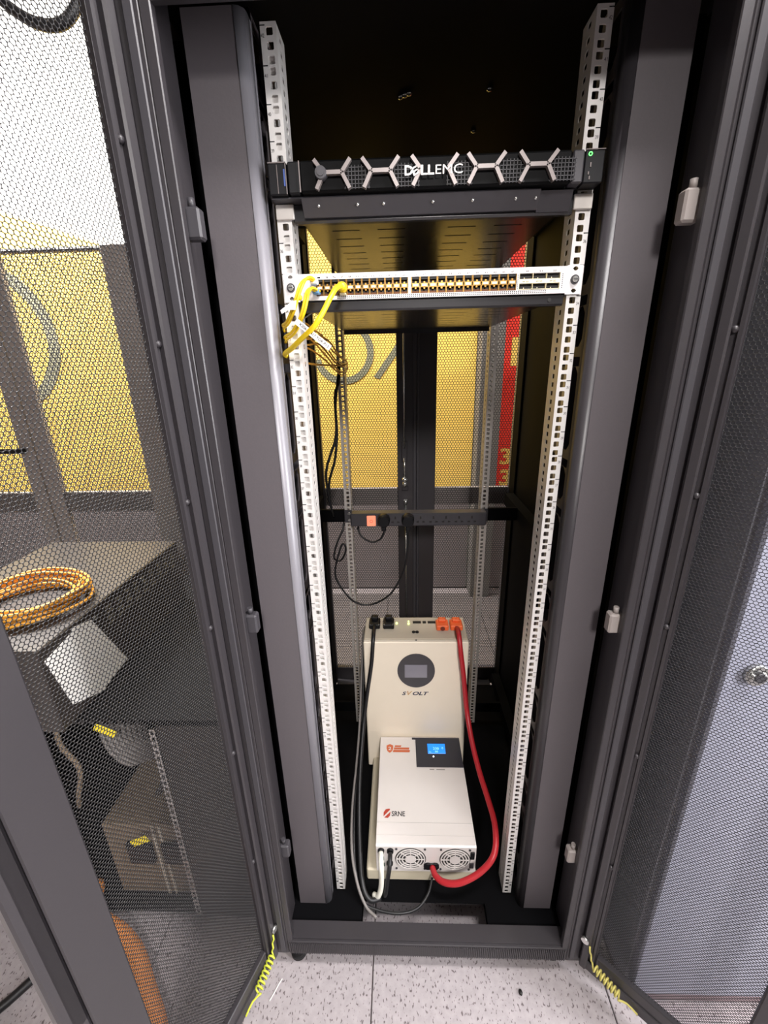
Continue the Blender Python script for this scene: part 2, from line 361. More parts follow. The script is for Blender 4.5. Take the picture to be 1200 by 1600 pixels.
# slotted corner posts
slot_cells = []
z = .13; k = 0
while z < 1.93:
    h = .150 if k%2 else .066
    slot_cells += [(z, z+.016, False, None), (z+.016, z+h+.016, True, (.0275, z+.016+h/2))]; z += h+.032; k += 1
slot_cells.append((z, 1.985, False, None)); slot_cells.insert(0, (.10,.13,False,None))
def post(s, name):
    mb = MB(); X = lambda x,y,z: (s*x,y,z)
    mb.prism([(.345,-.03),(.272,-.03),(.259,-.0205),(.259,-.004),(.2605,-.003),(.2605,0),(.263,0),(.263,-.0178),(.273,-.027),(.342,-.027),(.342,.09),(.345,.09)], 'z', .10, 1.985, xf=X)
    vs = []; fs = []
    for c in slot_cells:
        hh = 0 if not c[2] else (c[1]-c[0])/2
        v_, f_2 = holes_sheet(0, .10, [c], oct_hole(.0185, hh-.0005 if hh else 0, .012))
        b = len(vs); vs += v_; fs += [[i+b for i in q] for q in f_2]
    mb.sheet(vs, fs, .0025, lambda u,v,d: (s*(.2595+d), u, v))
    mb.box(.263,.342,.0885,.09,.10,1.985,xf=X)
    po = mb.build(name, POST, rack)
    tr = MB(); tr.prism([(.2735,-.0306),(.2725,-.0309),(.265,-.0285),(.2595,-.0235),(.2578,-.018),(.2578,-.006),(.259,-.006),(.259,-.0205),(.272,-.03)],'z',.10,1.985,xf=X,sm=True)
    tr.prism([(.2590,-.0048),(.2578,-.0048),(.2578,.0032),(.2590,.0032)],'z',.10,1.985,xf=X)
    tr.build('post_edge', mat('painted_edge_highlight',(128,126,132),.38,.2,.5) if s < 0 else BLK, po)  # left edge coloured grey as a painted highlight, right edge stays black
    return po
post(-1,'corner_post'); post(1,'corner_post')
# near-black plates added so the gap behind the rim reads as shade
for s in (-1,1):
    MB().box(min(s*.345,s*.388),max(s*.345,s*.388),.03,.034,.10,1.985).build('recess_shade', BLKD, rack)
# mounting rails with square cage-nut holes
hole_z = []
for n in range(42):
    zt = 1.98-.04445*n
    for q in (.00635,.022225,.0381): hole_z.append((zt-q, q == .022225))
def rail(s, y, zmin, mt):
    mb = MB(); U = .04445
    hole = oct_hole(.0048,.0048,.0012)
    cells = []; edges = sorted(hole_z)
    lo = zmin
    for i, (hz, mid) in enumerate(edges):
        nxt = (hz+edges[i+1][0])/2 if i+1 < len(edges) else 1.984
        cells.append((lo, nxt, True, (.2325,hz))); lo = nxt
    vs, fs = holes_sheet(.2225,.2455,cells,hole)
    mb.sheet(vs, fs, .002, lambda u,v,d: (s*u, y+d, v))
    # inner return with slots, outer return plain
    cells2 = [(a,b,True,(.024,(a+b)/2)) for a,b,_,_ in cells]
    vs, fs = holes_sheet(.002,.048,cells2,oct_hole(.006,.004,.001))
    mb.sheet(vs, fs, .0015, lambda u,v,d: (s*(.2225+d), y+u, v))
    mb.box(min(s*.2437,s*.2455),max(s*.2437,s*.2455),y+.002,y+(.07 if s < 0 else .03),zmin,1.984)
    if s < 0 and y == 0:                                    # zinc plates added behind the outer hole pairs to brighten them
        for n in range(1,42):
            zt = 1.98-.04445*n; mb.box(-.2437,-.2240,.0042,.0055,max(zmin,zt-.0135),zt+.0135)
    return mb.build('mounting_rail', mt, rack)
for s in (-1,1):
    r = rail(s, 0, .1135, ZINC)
    mk = MB()
    for n in range(42):
        zt = 1.98-.04445*n
        mk.box(min(s*.2385,s*.2454),max(s*.2385,s*.2454),-.0004,-.0001,zt-.0006,zt+.0006)
        if s < 0: put_text(mk, str(42-n), (-.2447,-.0003,zt-.0135), (1,0,0), (0,0,1), .0045, .0045)
        else: put_text(mk, str(42-n), (.2395,-.0003,zt-.0135), (1,0,0), (0,0,1), .0045, .0045)
    mk.build('unit_marks', INK, r, label='printed unit ticks and numbers', kind='stuff')
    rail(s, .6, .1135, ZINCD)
# side skins, roof, base plate with a cable opening
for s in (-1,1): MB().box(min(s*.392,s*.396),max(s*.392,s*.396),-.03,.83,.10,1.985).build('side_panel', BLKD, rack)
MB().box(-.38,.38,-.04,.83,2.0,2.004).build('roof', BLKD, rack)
bp = MB()
bp.box(-.385,-.168,-.074,.83,.10,.104); bp.box(.167,.385,-.074,.83,.10,.104); bp.box(-.168,.167,-.022,.83,.10,.104)
bp.box(-.17,-.168,-.074,-.022,.09,.104); bp.box(.167,.169,-.074,-.022,.09,.104)
bp.build('base_plate', BLKD, rack)
for s in (-1,1):
    c = MB(); X = lambda x,y,z: (s*x,y,z)
    for z0 in (.15,1.0,1.9):
        c = MB(); c.box(.352,.386,.09,.80,z0,z0+.045,xf=X); c.box(.247,.352,.62,.632,z0,z0+.045,xf=X); c.box(.247,.352,.05,.062,z0,z0+.045,xf=X)
        c.build('side_brace', BLKD, rack)
    MB().cbox(min(s*(.365 if s < 0 else .3845),s*.391),max(s*(.365 if s < 0 else .3845),s*.391),.80,.865,.10,1.99,.002).build('rear_post', BLKD, rack)
for s in (-1,1):
    for z0 in (1.72,1.063,.425):
        b = MB(); X = lambda x,y,z: (s*x,y,z)
        b.cbox(.330,.356,-.100,-.080,z0-.022,z0+.018,.003,xf=X); b.cyl((s*.343,-.090,z0+.018),(s*.343,-.090,z0+.030),.005,n=10)
        b.build('hinge_lug', PLAS2 if s < 0 else mat('lit_hinge_plastic',(150,142,138),.5), rack)  # right lugs coloured paler to look lit
for s, y0 in ((-1,-.085),(1,-.07)):
    b = MB(); b.cyl((s*.345,y0,0),(s*.345,y0,.018),.022,.022,20); b.cyl((s*.345,y0,.018),(s*.345,y0,.03),.022,.012,20); b.cyl((s*.345,y0,.03),(s*.345,y0,.062),.008,n=10)
    b.build('levelling_foot', RUB, rack)
    b = MB(); b.cyl((s*.345,.80,0),(s*.345,.80,.03),.022,.014,16); b.cyl((s*.345,.80,.03),(s*.345,.80,.062),.008,n=10); b.build('levelling_foot', RUB, rack)
sc = MB().sphere((0,0,0), .006, n=10, sc=(1,1,.6)).data('screw', STEEL)
for p in ((-.038,.219,1.998),(-.030,.214,1.998),(-.046,.224,1.998),(.118,.212,1.998),(.113,.36,1.998)): link('screw', sc, rack, p)
# ---- front doors
def front_door(h, d, nrm, pitch, nseg, tagname, wz):
    d = Vector((*d,0)).normalized(); nrm = Vector((*nrm,0)).normalized(); h = Vector((*h,0))
    def X(s_,n_,z): return h+d*s_+nrm*n_+Vector((0,0,z))
    fr = MB(); z0, z1 = .066, 2.03
    fr.cbox(-.004,.013,-.008,.014,z0,z1,.003,xf=X); fr.box(.013,.029,-.008,.002,z0,z1,xf=X)
    fr.prism([(.013,.0021),(.019,.0021),(.021,.007),(.026,.007),(.028,.0021),(.029,.0021),(.029,.001),(.013,.001)],'z',z0+.02,z1-.02,xf=X)
    fr.cbox(.288,.352,-.008,.004,z0,z1,.002,xf=X)
    fr.cbox(.353,.374,-.020,.003,z0+.08,z1,.003,xf=X); fr.cbox(.353,.383,-.020,.003,.62,1.25,.003,xf=X)
    fr.box(.3519,.3531,-.012,-.002,z0,z1,xf=X)
    fr.cbox(.029,.288,-.008,.006,z0,z0+.066,.002,xf=X); fr.cbox(.029,.288,-.008,.006,z1-.08,z1,.002,xf=X)
    fr.box(-.004,.29,.006,.009,z0,z0+.03,xf=X)
    door = fr.build('front_door', BLK, rack, label=tagname)
    def P(u, v, dd):
        return np.stack([h.x+d.x*u+nrm.x*(-.004-dd), h.y+d.y*u+nrm.y*(-.004-dd), v],1)
    perforated('mesh_sheet', .026, .291, z0+.06, z1-.075, pitch, pitch*(.465 if nseg == 12 else .505), nseg, .0011, P, MESHM, door)
    st = MB().sphere((0,0,0), .0055, n=10).data('stud', BLK)
    for zz in (.45,.78,1.08,1.32,1.56,1.80): link('stud', st, door, X(.0165,.004,zz))
    # spiral earthing lead between frame and door
    pts = []
    for i in range(5): pts.append(X(wz[0]+.003*i, .014+.004*(i%2), .165-.012*i))
    for i in range(57):
        a = i/8*2*math.pi; t = i/56
        pts.append(X(wz[0]+.02+.06*t, .020+.008*math.cos(a), .115-.02*t+.010*math.sin(a)))
    pts += [X(wz[0]+.095,.016,.085), X(wz[0]+.118,.013,.074)]
    ew = MB().tube(pts, .0022, 8, smooth=2); ew.build('earth_lead', EARTH if wz[1] else EARTHD, door, label='coiled earth lead')
    lg = MB(); lg.cyl(X(.0,.0141,.178), X(.0,.020,.178), .009, n=12); lg.build('earth_screw', STEEL, door)
    return door
front_door((-.4,-.12),(-.358,-.934),(.934,-.358),.0059,12,'left mesh door leaf',(.006,1))
front_door((.4,-.12),(.743,-.669),(-.669,-.743),.0062,6,'right mesh door leaf',(.012,0))
# ---- rear doors
def rear_door(x0, x1, m0, m1, lbl):
    y = .885; fr = MB(); z0, z1 = .07, 2.03
    fr.cbox(x0,m0,y-.008,y+.02,z0,z1,.002); fr.cbox(m1,x1,y-.008,y+.02,z0,z1,.002)
    fr.cbox(m0,m1,y-.006,y+.02,z0,z0+.09,.002); fr.cbox(m0,m1,y-.006,y+.02,z1-.06,z1,.002)
    dr = fr.build('rear_door', BLK, rack, label=lbl)
    MB().cbox(m0,m1,y+.006,y+.02,.972,1.046,.002).build('middle_rail', mat('grey_primer',(126,118,114),.45), dr)
    perforated('mesh_sheet', m0-.003, m1+.003, z0+.08, z1-.05, .0102, .00475, 6, .001, lambda u,v,dd: np.stack([u, y+.001+dd+0*u, v],1), MESHM, dr)
    return dr
rd = rear_door(-.388,.012,-.362,-.062,'left rear mesh door')
rear_door(.0135,.396,.089,.386,'right rear mesh door')
b = MB(); b.cbox(.0,.013,.868,.876,.07,2.03,.002); b.cbox(.014,.024,.870,.876,.07,2.03,.002); b.build('door_strip', PLAS2, rd)
b = MB(); b.cyl((-.034,.862,1.215),(-.034,.862,1.95),.0038,n=10); b.cyl((-.034,.862,1.10),(-.034,.862,1.175),.0038,n=10); b.cyl((-.03,.862,.45),(-.03,.862,.99),.0036,n=10)
b.sphere((-.033,.858,1.088),.012,n=12); b.cyl((-.033,.862,1.06),(-.033,.862,1.08),.009,n=12); b.cyl((-.030,.86,.985),(-.030,.86,1.005),.008,n=10)
b.build('lock_rod', STEEL, rd)
MB().cbox(-.045,-.023,.866,.876,1.16,1.24,.002).build('rod_guide', BLK, rd); MB().cbox(-.045,-.02,.866,.876,1.04,1.06,.002).build('rod_guide', BLK, rd)

# ================================================================== SHELVES
def tray(name, zt, lip_h, lbl, dark_hole):
    t = thing(name, (0,.0,zt-.02), lbl, 'rack shelf', 'shelves in the rack')
    mb = MB()
    # bottom plate with punched slots
    xs = [(-.19,-.11),(-.105,-.025),(.025,.105),(.11,.19)]
    cols = []
    prev = -.2175
    for a, b2 in xs:
        mb.box(prev,a,.012,.60,zt-.003,zt); prev = b2
        cells = [(.012,.05,False,None)]; v = .05
        for i in range(9): cells.append((v, v+.056, True, ((a+b2)/2, v+.028))); v += .056
        cells.append((v,.60,False,None))
        vs, fs = holes_sheet(a,b2,cells,oct_hole(.026,.0028,.0014)); mb.sheet(vs, fs, .003, lambda u,v,d: (u,v,zt-d))
    mb.box(prev,.2175,.012,.60,zt-.003,zt)
    # rolled front lip, side walls, rear flange
    mb.prism([(.012,zt),(.001,zt),(.0,zt-.001),(.0,zt-lip_h+.003),(.003,zt-lip_h),(.012,zt-lip_h),(.012,zt-lip_h+.002),(.004,zt-lip_h+.003),(.003,zt-.003),(.012,zt-.003)],'x',-.2175,.2175)
    for s in (-1,1):
        mb.box(min(s*.2178,s*.2195),max(s*.2178,s*.2195),.0,.60,zt-.003,zt+.012)
    mb.box(-.2175,.2175,.598,.602,zt-.014,zt)
    mb.build('tray', SHELF, t)
    return t
t1 = tray('rack_shelf', 1.7655, .026, 'black vented shelf under the rack server', False)
b = MB()
b.box(-.245,.16,-.024,.0,1.7655,1.7675); b.prism([(-.024,1.7675),(-.0245,1.766),(-.006,1.745),(-.002,1.745),(-.002,1.7655)],'x',-.2,.16)
b.prism([(-.018,1.766),(0,1.766),(0,1.742),(-.004,1.742)],'x',.16,.21)
b.build('lip', PLAS2, t1)
bo = MB().sphere((0,0,0),.0028,n=8).data('rivet', STEEL)
for x in (-.175,-.115,-.075,.0,.06,.125,.155): link('rivet', bo, t1, (x,-.0168,1.7575))
for s in (-1,1): MB().cbox(min(s*.2165,s*.245),max(s*.2165,s*.245),-.006,-.0012,1.744,1.7645,.001).build('bracket', ZINCD, t1)
t2 = tray('rack_shelf', 1.6265, .016, 'black vented shelf under the white network switch', True)
b = MB(); b.cyl((.195,-.001,1.6195),(.195,.001,1.6195),.003,n=12); b.build('bolt_hole', DARKP, t2)

# ================================================================== RACK SERVER
sv = thing('rack_server', (0,.3,1.768), 'black rack server with a hexagon-ribbed bezel and DELL EMC lettering', 'server')
MB().cbox(-.217,.217,-.012,.585,1.768,1.8095,.001).build('chassis', PLAS, sv)
MB().cbox(-.198,.198,-.036,-.0125,1.7685,1.809,.003).build('bezel', mat('bezel_back',(9,9,10),.5,0,.08), sv)
Yb = -.0385
def bar(a, b2, wd=.0052):
    a = Vector((a[0],0,a[1])); b2 = Vector((b2[0],0,b2[1])); d = (b2-a).normalized(); n = Vector((-d.z,0,d.x))*wd/2
    vs = [a+n, b2+n, b2-n, a-n]; hx.add([(v.x,Yb-.005,v.z) for v in vs]+[(v.x,Yb+.003,v.z) for v in vs], [(0,1,2,3),(4,7,6,5),(0,4,5,1),(1,5,6,2),(2,6,7,3),(3,7,4,0)])
zu, zm, zl = 1.8065, 1.7905, 1.7705
for i, cx in enumerate((-.148,-.078,0,.074,.148)):
    hx = MB(); hw = .0135 if i != 2 else .02
    L, R_ = (cx-hw,zm), (cx+hw,zm)
    if i != 2: bar(L,R_)
    bar((cx-hw-.013,zu),L); bar(L,(cx-hw-.011,zl))
    if i == 2: hx.build('hexagon_rib', BEZ, sv); hx = MB()
    bar((cx+hw+.013,zu),R_); bar(R_,(cx+hw+.011,zl))
    hx.build('hexagon_rib', BEZ, sv)
gr = MB()
for cx in (-.113,.112,.185,.037,-.04):
    for i in range(8): gr.box(cx-.018+i*.005,cx-.0172+i*.005,-.0372,-.0361,1.771,1.800)
    for i in range(6): gr.box(cx-.019,cx+.019,-.0372,-.0361,1.772+i*.005,1.7728+i*.005)
gr.build('bezel_grid', PLAS2, sv, kind='stuff')
lg = MB(); ly = -.0447; lz = 1.7825
put_text(lg, 'D', (-.0430,ly,lz), (1,0,0), (0,0,1), .0115, .0115, .02)
put_text(lg, 'E', (-.0298,ly,lz-.0012), (1,0,.5), (-.5,0,1), .0085, .0098, .012)
put_text(lg, 'LL', (-.0195,ly,lz), (1,0,0), (0,0,1), .0190, .0115, .02)
put_text(lg, 'EMC', (.0015,ly,lz), (1,0,0), (0,0,1), .0385, .0115, -.008)
lg.build('lettering', LOGO, sv, label='DELL EMC wordmark')
b = MB(); b.cyl((-.165,-.0365,1.790),(-.165,-.0465,1.790),.0095,.008,20); b.cyl((-.165,-.0465,1.790),(-.165,-.0475,1.790),.005,n=12); b.build('bezel_lock', PLAS2, sv)
b = MB(); b.cbox(-.216,-.199,-.034,-.0125,1.7685,1.809,.002); b.build('bezel_end', PLAS, sv)
b = MB(); b.cbox(.199,.2155,-.034,-.0125,1.7685,1.809,.002); b.build('bezel_end', PLAS2, sv)
b = MB(); b.box(-.1985,-.1968,-.0372,-.0361,1.7695,1.808); b.build('edge_strip', BEZ, sv)
e1 = MB().cbox(-.245,-.2175,-.032,-.003,1.7685,1.809,.0015).build('rack_ear', PLAS, sv)
b = MB(); b.box(-.2445,-.2180,-.0332,-.0321,1.8075,1.809); b.box(-.2192,-.2180,-.0332,-.0321,1.769,1.8085); b.box(-.232,-.2312,-.0328,-.0321,1.770,1.806); b.build('ear_edge', BEZ, e1)
MB().box(-.2222,-.2200,-.0328,-.0321,1.779,1.800).build('status_light_bar', mat('blue_bar',(60,84,150),.4), e1)
e2 = MB().cbox(.2165,.2445,-.032,-.003,1.7685,1.809,.0015).build('rack_ear', PLAS, sv)
b = MB(); arc(b, (.2235,-.0325,1.8035), .0017, .0028, 0, 2*math.pi, (1,0,0), (0,0,1), (0,-1,0), .0006, n=16); b.build('power_light', LEDG, e2)
b = MB(); b.box(.2245,.2262,-.0328,-.0321,1.788,1.7935); b.box(.2225,.224,-.0328,-.0321,1.779,1.7825); b.box(.2245,.226,-.0328,-.0321,1.773,1.777); b.box(.2165,.2444,-.0332,-.0321,1.8085,1.8095); b.build('ear_marking', BEZ, e2)

# ================================================================== NETWORK SWITCH
sw = thing('network_switch', (0,.22,1.628), 'white network switch with two rows of small optical ports', 'network switch')
MB().cbox(-.2165,.2165,.004,.44,1.6285,1.6675,.001).build('chassis', mat('switch_grey_metal',(150,148,146),.4,.3), sv if False else sw)
# faceplate around the port windows
fp = MB(); Yf = -.004
def plate(x0,x1,z0,z1): fp.box(x0,x1,Yf,.0045,z0,z1)
plate(-.2165,-.190,1.6285,1.6675); plate(-.190,.2165,1.6590,1.6675); plate(-.190,.2165,1.6285,1.6345)
plate(-.0375,-.0330,1.6345,1.6590); plate(.1385,.1420,1.6345,1.6590); plate(.2085,.2165,1.6345,1.6590)
fp.build('faceplate', WHITE, sw)
# SFP cages: each port is a real recess
W0 = (.1525)/12
pc = MB(); ww = W0/2-.0004
pc.box(-ww,-ww+.0006,Yf+.0002,.0042,0,.0095,0); pc.box(ww-.0006,ww,Yf+.0002,.0042,0,.0095,0)
pc.box(-ww+.0006,ww-.0006,.0030,.0042,0,.0095,2); pc.box(-ww+.0006,ww-.0006,Yf+.0006,.003,0,.0008,1); pc.box(-ww+.0012,ww-.0012,Yf+.0014,.003,.0008,.0032,1)
pc.box(-ww+.0006,ww-.0006,Yf+.0004,.003,.0089,.0095,0); pc.box(-.0012,.0012,Yf+.001,.003,.0062,.0089,0)
port_lo = pc.data('optical_port', [BRASS,BROWN,DARKP])
pc2 = MB(); 
for v in pc.v: pc2.v.append((v[0],v[1],.0095-v[2]))
pc2.f = pc.f; pc2.m = [ (0 if q == 0 else 2) for q in pc.m]; pc2.sm = pc.sm
port_hi = pc2.data('optical_port', [BRASS,BROWN,DARKP])
for g0 in (-.190,-.0330+.0005):
    wg = (.1525 if g0 < -.1 else .171)/12
    for i in range(12):
        cx = g0+wg*(i+.5)
        for hi in (0,1):
            o = link('optical_port', port_hi if hi else port_lo, sw, (cx, 0, 1.6490 if hi else 1.6347)); o.scale = (wg/W0,1,1)
b = MB()
for g0, wg in ((-.190,.1525/12),(-.0325,.171/12)):
    for i in range(12): b.box(g0+wg*i+.0012,g0+wg*(i+1)-.0012,Yf+.0004,.003,1.6444,1.6489)
b.build('port_divider', BRASS, sw, kind='stuff')
b = MB()
for g0, wg in ((-.190,.1525/12),(-.0325,.171/12)):
    for i in range(12): b.box(g0+wg*i+.003,g0+wg*(i+1)-.003,Yf-.0002,Yf+.0003,1.6449,1.6483)
b.build('status_label', LABC, sw, kind='stuff')
qp = MB(); qp.box(-.0105,.0105,.0030,.0042,0,.0085,1); qp.box(-.0112,-.0105,Yf,.0042,0,.0085,0); qp.box(.0105,.0112,Yf,.0042,0,.0085,0); qp.box(-.0105,.0105,Yf+.0004,.003,0,.0007,0); qp.box(-.008,.008,Yf+.0015,.003,.0007,.0022,1); qp.sphere((-.003,Yf+.001,.002),.0008,0,8)
qme = qp.data('wide_port', [LABC,DARKP])
for i in range(3):
    for z0 in (1.6355,1.6500): link('wide_port', qme, sw, (.1535+.0218*i, 0, z0))
b = MB(); b.box(.1425,.208,Yf-.0003,.003,1.6442,1.6497); b.build('port_label', LABC, sw)
b = MB()
for i in range(3): put_text(b, '49 50', (.1475+.0218*i,Yf-.0006,1.6458), (1,0,0), (0,0,1), .010, .0022)
for g0, wg in ((-.190,.1525/12),(-.0325,.171/12)):
    for i in range(12):
        k_ = 1+2*i+(24 if g0 > -.1 else 0); put_text(b, str(k_), (g0+wg*(i+.5)-.003,Yf-.0003,1.6606), (1,0,0), (0,0,1), .005, .0024)
for i in range(3): put_text(b, str(49+2*i), (.152+.0218*i,Yf-.0003,1.6606), (1,0,0), (0,0,1), .005, .0024)
b.build('port_number', INK, sw, kind='stuff')
b = MB()
for r_i, zz in enumerate((1.6297,1.6322)):
    for i in range(104): b.box(-.155+i*.0033,-.1532+i*.0033,Yf-.0002,Yf+.0002,zz,zz+.0015)
for i in range(8):
    b.box(.1396,.1408,Yf-.0002,Yf+.0002,1.636+i*.0028,1.6375+i*.0028); b.box(.2112,.2124,Yf-.0002,Yf+.0002,1.636+i*.0028,1.6375+i*.0028)
b.build('vent_hole', DARKP, sw, kind='stuff')
for s in (-1,1):
    vs, fs = holes_sheet(.2180,.2430,[(1.6265,1.6355,True,(.2315,1.6318)),(1.6355,1.6595,False,None),(1.6595,1.6685,True,(.2315,1.6638))],oct_hole(.0042,.0030,.0026))
    b = MB(); b.sheet(vs, fs, .002, lambda u,v,d: (s*u,-.0035+d,v)); b.box(min(s*.2165,s*.2182),max(s*.2165,s*.2182),-.0035,.05,1.6285,1.6675)
    er = b.build('rack_ear', WHITE, sw)
    b = MB(); b.cyl((s*.2315,-.0036,1.648),(s*.2315,-.0055,1.648),.0068,n=20,m=0); b.cyl((s*.2315,-.0055,1.648),(s*.2315,-.0085,1.648),.0052,.004,16,m=1); b.box(s*.2315-.0035,s*.2315+.0035,-.0089,-.0085,1.6474,1.6486,0)
    b.build('rack_screw', [PLAS2,STEEL], er)

# ------------------------------------------------ patch cords of the switch
def cord(name, pts, r, mt, lbl, cat='cable', group=None, extra=None, n=8):
    b = MB().tube(pts, r, n)
    if extra is None: return b.build(name, mt, None, lbl, cat, group)
    P = [Vector(p) for p in pts]; lo = min(P, key=lambda v: v.z)
    t = thing(name, tuple(lo), lbl, cat, group); b.build('cable', mt, t); extra(t); return t
def plug(t, p, q, mt, hw=.0055, hz=.004):
    p = Vector(p); q = Vector(q)
    b = MB(); b.cbox(min(p.x,q.x)-hw,max(p.x,q.x)+hw,min(p.y,q.y),max(p.y,q.y),p.z-hz,p.z+hz,.001); return b.build('plug', mt, t)
BLUEC = mat('pale_blue_connector',(92,140,186),.35)
def exA(t):
    plug(t, (-.1905,-.022,1.6545), (-.1905,-.0046,1.6545), PAPER)
    b = MB(); b.add([(-.2115,-.0575,1.6195),(-.2200,-.0560,1.6195),(-.2365,-.0500,1.6075),(-.2345,-.0500,1.6035),(-.2250,-.0550,1.6085),(-.2130,-.0585,1.6070)],[(0,1,2,3,4,5)]); 
    b2 = MB(); P = [( -.2115,1.6215),(-.2195,1.6195),(-.2375,1.6080),(-.2360,1.6030),(-.2250,1.6085),(-.2140,1.6080)]; b2.prism(P,'y',-.0635,-.0628); b2.build('paper_flag', PAPER, t, label='blank white paper flag')
    b3 = MB(); b3.sphere((-.2075,-.055,1.626),.0042,n=10); b3.build('cable_tie', YEL, t)
cord('patch_cord', [(-.1905,-.02,1.6545),(-.196,-.03,1.656),(-.203,-.040,1.652),(-.208,-.052,1.641),(-.214,-.057,1.624),(-.224,-.052,1.606),(-.236,-.037,1.594),(-.248,-.015,1.591),(-.2525,.01,1.589)], .0022, YEL, 'yellow patch cord in upper left port carrying a blank white paper flag', group=None, extra=exA)
cord('patch_cord', [(-.1865,-.012,1.6555),(-.192,-.034,1.6575),(-.198,-.044,1.653),(-.203,-.056,1.640),(-.209,-.061,1.625),(-.219,-.056,1.605),(-.232,-.041,1.591),(-.246,-.017,1.586),(-.2525,.01,1.583)], .0022, YEL, 'yellow patch cord just right of the one with the paper flag', 'cable')
def exB(t):
    plug(t, (-.1880,-.022,1.6400), (-.1880,-.0046,1.6400), BLUEC)
    R = Vector((.0545,-.014,-.0425)).normalized(); U_ = Vector((.5,0,.64)).normalized(); U_ = (U_-R*U_.dot(R)).normalized(); O = Vector((-.2165,-.0700,1.5885))
    N = R.cross(U_).normalized()
    b = MB(); vs = [O, O+R*.069, O+R*.069+U_*.0088, O+U_*.0088]; b.add(vs+[v-N*.0004 for v in vs], [(0,1,2,3),(7,6,5,4),(0,4,5,1),(1,5,6,2),(2,6,7,3),(3,7,4,0)])
    lb = b.build('cable_label', PAPER, t, label='white strip printed K206-DM17-TOR-P13')
    tx = MB(); put_text(tx, 'K206-DM17-TOR-P13', O+R*.0085+U_*.0026+N*.0002 if N.y < 0 else O+R*.0085+U_*.0026-N*.0008, R, U_, .057, .0042, .01); tx.build('printed_text', INK, lb)
cord('patch_cord', [(-.1880,-.02,1.6400),(-.195,-.032,1.6415),(-.199,-.044,1.634),(-.2005,-.054,1.622),(-.205,-.058,1.606),(-.213,-.055,1.592),(-.229,-.038,1.578),(-.246,-.015,1.573),(-.2525,.01,1.571)], .0022, YEL, 'yellow patch cord in lower left port with a long printed label strip', group=None, extra=exB)
cord('patch_cord', [(-.1830,-.012,1.6405),(-.190,-.036,1.6420),(-.194,-.048,1.634),(-.195,-.060,1.622),(-.199,-.064,1.607),(-.207,-.061,1.592),(-.223,-.043,1.576),(-.243,-.017,1.568),(-.2525,.01,1.565)], .0022, YEL, 'yellow patch cord beside the one with the printed label strip', 'cable')
def exC(t):
    b = MB(); b.cyl((-.1445,-.0046,1.6435),(-.1445,-.022,1.644),.0062,.0068,12); b.sphere((-.1445,-.026,1.6445),.0085,n=12,sc=(1,1,.85)); b.build('plug_boot', YEL, t)
    b = MB(); b.cbox(-.150,-.139,-.016,-.0046,1.6335,1.637,.001); b.build('plug', mat('smoky_clear_plastic',(190,180,150),.2), t)
cord('patch_cord', [(-.1445,-.028,1.6445),(-.150,-.050,1.639),(-.158,-.068,1.623),(-.169,-.078,1.602),(-.184,-.080,1.582),(-.210,-.062,1.565),(-.231,-.040,1.553),(-.249,-.014,1.546),(-.2525,.01,1.543)], .0042, YEL, 'thick yellow patch cord with a fat boot hanging diagonally from the switch', extra=exC, n=10)
gp = [[(-.2525,.03,1.585),(-.235,.08,1.603),(-.222,.13,1.593),(-.217,.2,1.584),(-.216,.3,1.563),(-.214,.4,1.550),(-.2125,.52,1.540),(-.21,.575,1.537)],
      [(-.2525,.03,1.57),(-.232,.09,1.590),(-.219,.16,1.575),(-.214,.24,1.560),(-.213,.34,1.540),(-.210,.45,1.530),(-.2085,.575,1.533)],
      [(-.2525,.03,1.56),(-.234,.1,1.58),(-.215,.2,1.548),(-.207,.3,1.520),(-.205,.4,1.508),(-.2055,.5,1.515),(-.2085,.575,1.525)],
      [(-.2525,.04,1.55),(-.239,.12,1.56),(-.222,.22,1.540),(-.212,.32,1.515),(-.207,.42,1.500),(-.2045,.50,1.508),(-.2085,.575,1.520)],
      [(-.2525,.04,1.575),(-.230,.10,1.575),(-.221,.18,1.585),(-.211,.26,1.575),(-.209,.36,1.555),(-.206,.46,1.54),(-.2085,.575,1.544)],
      [(-.2525,.04,1.562),(-.236,.12,1.565),(-.227,.20,1.570),(-.219,.28,1.550),(-.216,.38,1.530),(-.2125,.48,1.522),(-.2085,.575,1.530)]]
for p in gp: cord('fibre_cable', p, .0019, GOLD, 'amber fibre cable strung from front to rear inside the left rail', 'cable', 'amber fibre cables beside the shelf')
cord('fibre_cable', [(-.2525,.04,1.533),(-.240,.10,1.531),(-.235,.2,1.528),(-.226,.33,1.526),(-.2175,.46,1.525),(-.2125,.58,1.527)], .0022, GOLD, 'single amber cable running level below the fibre bundle', 'cable')
cord('wire', [(-.236,.03,1.622),(-.226,.04,1.606),(-.214,.045,1.612),(-.205,.05,1.618)], .0012, CABG, 'short grey wire curl behind the left rail under the switch', 'wire')

# ================================================================== POWER STRIP
pd = thing('power_strip', (.007,.585,1.006), 'black rack power strip with a lit switch across the rear rails', 'power strip')
MB().cbox(-.222,.236,.555,.597,1.006,1.052,.004).build('body', PLAS2, pd)
b = MB()
for s in (-1,1): b.cbox(min(s*.2225,s*.247),max(s*.2225,s*.247),.5965,.5995,1.006,1.052,.001)
b.build('rack_ear', PLAS2, pd)
b = MB()
for s in (-1,1):
    for z0 in (1.017,1.041): b.cyl((s*.2325+.003,.590,z0),(s*.2325+.003,.5964,z0),.0055,n=12)
b.build('ear_bolt', STEEL, pd)
b = MB(); b.cbox(-.166,-.136,.548,.556,1.010,1.046,.002); rk = b.build('rocker_switch', SWRED, pd)
b = MB(); arc(b, (-.151,.5478,1.028), .004, .0055, 0, 2*math.pi, (1,0,0), (0,0,1), (0,-1,0), .0003, n=14); b.build('switch_mark', mat('switch_red',(220,80,60),.4), rk)
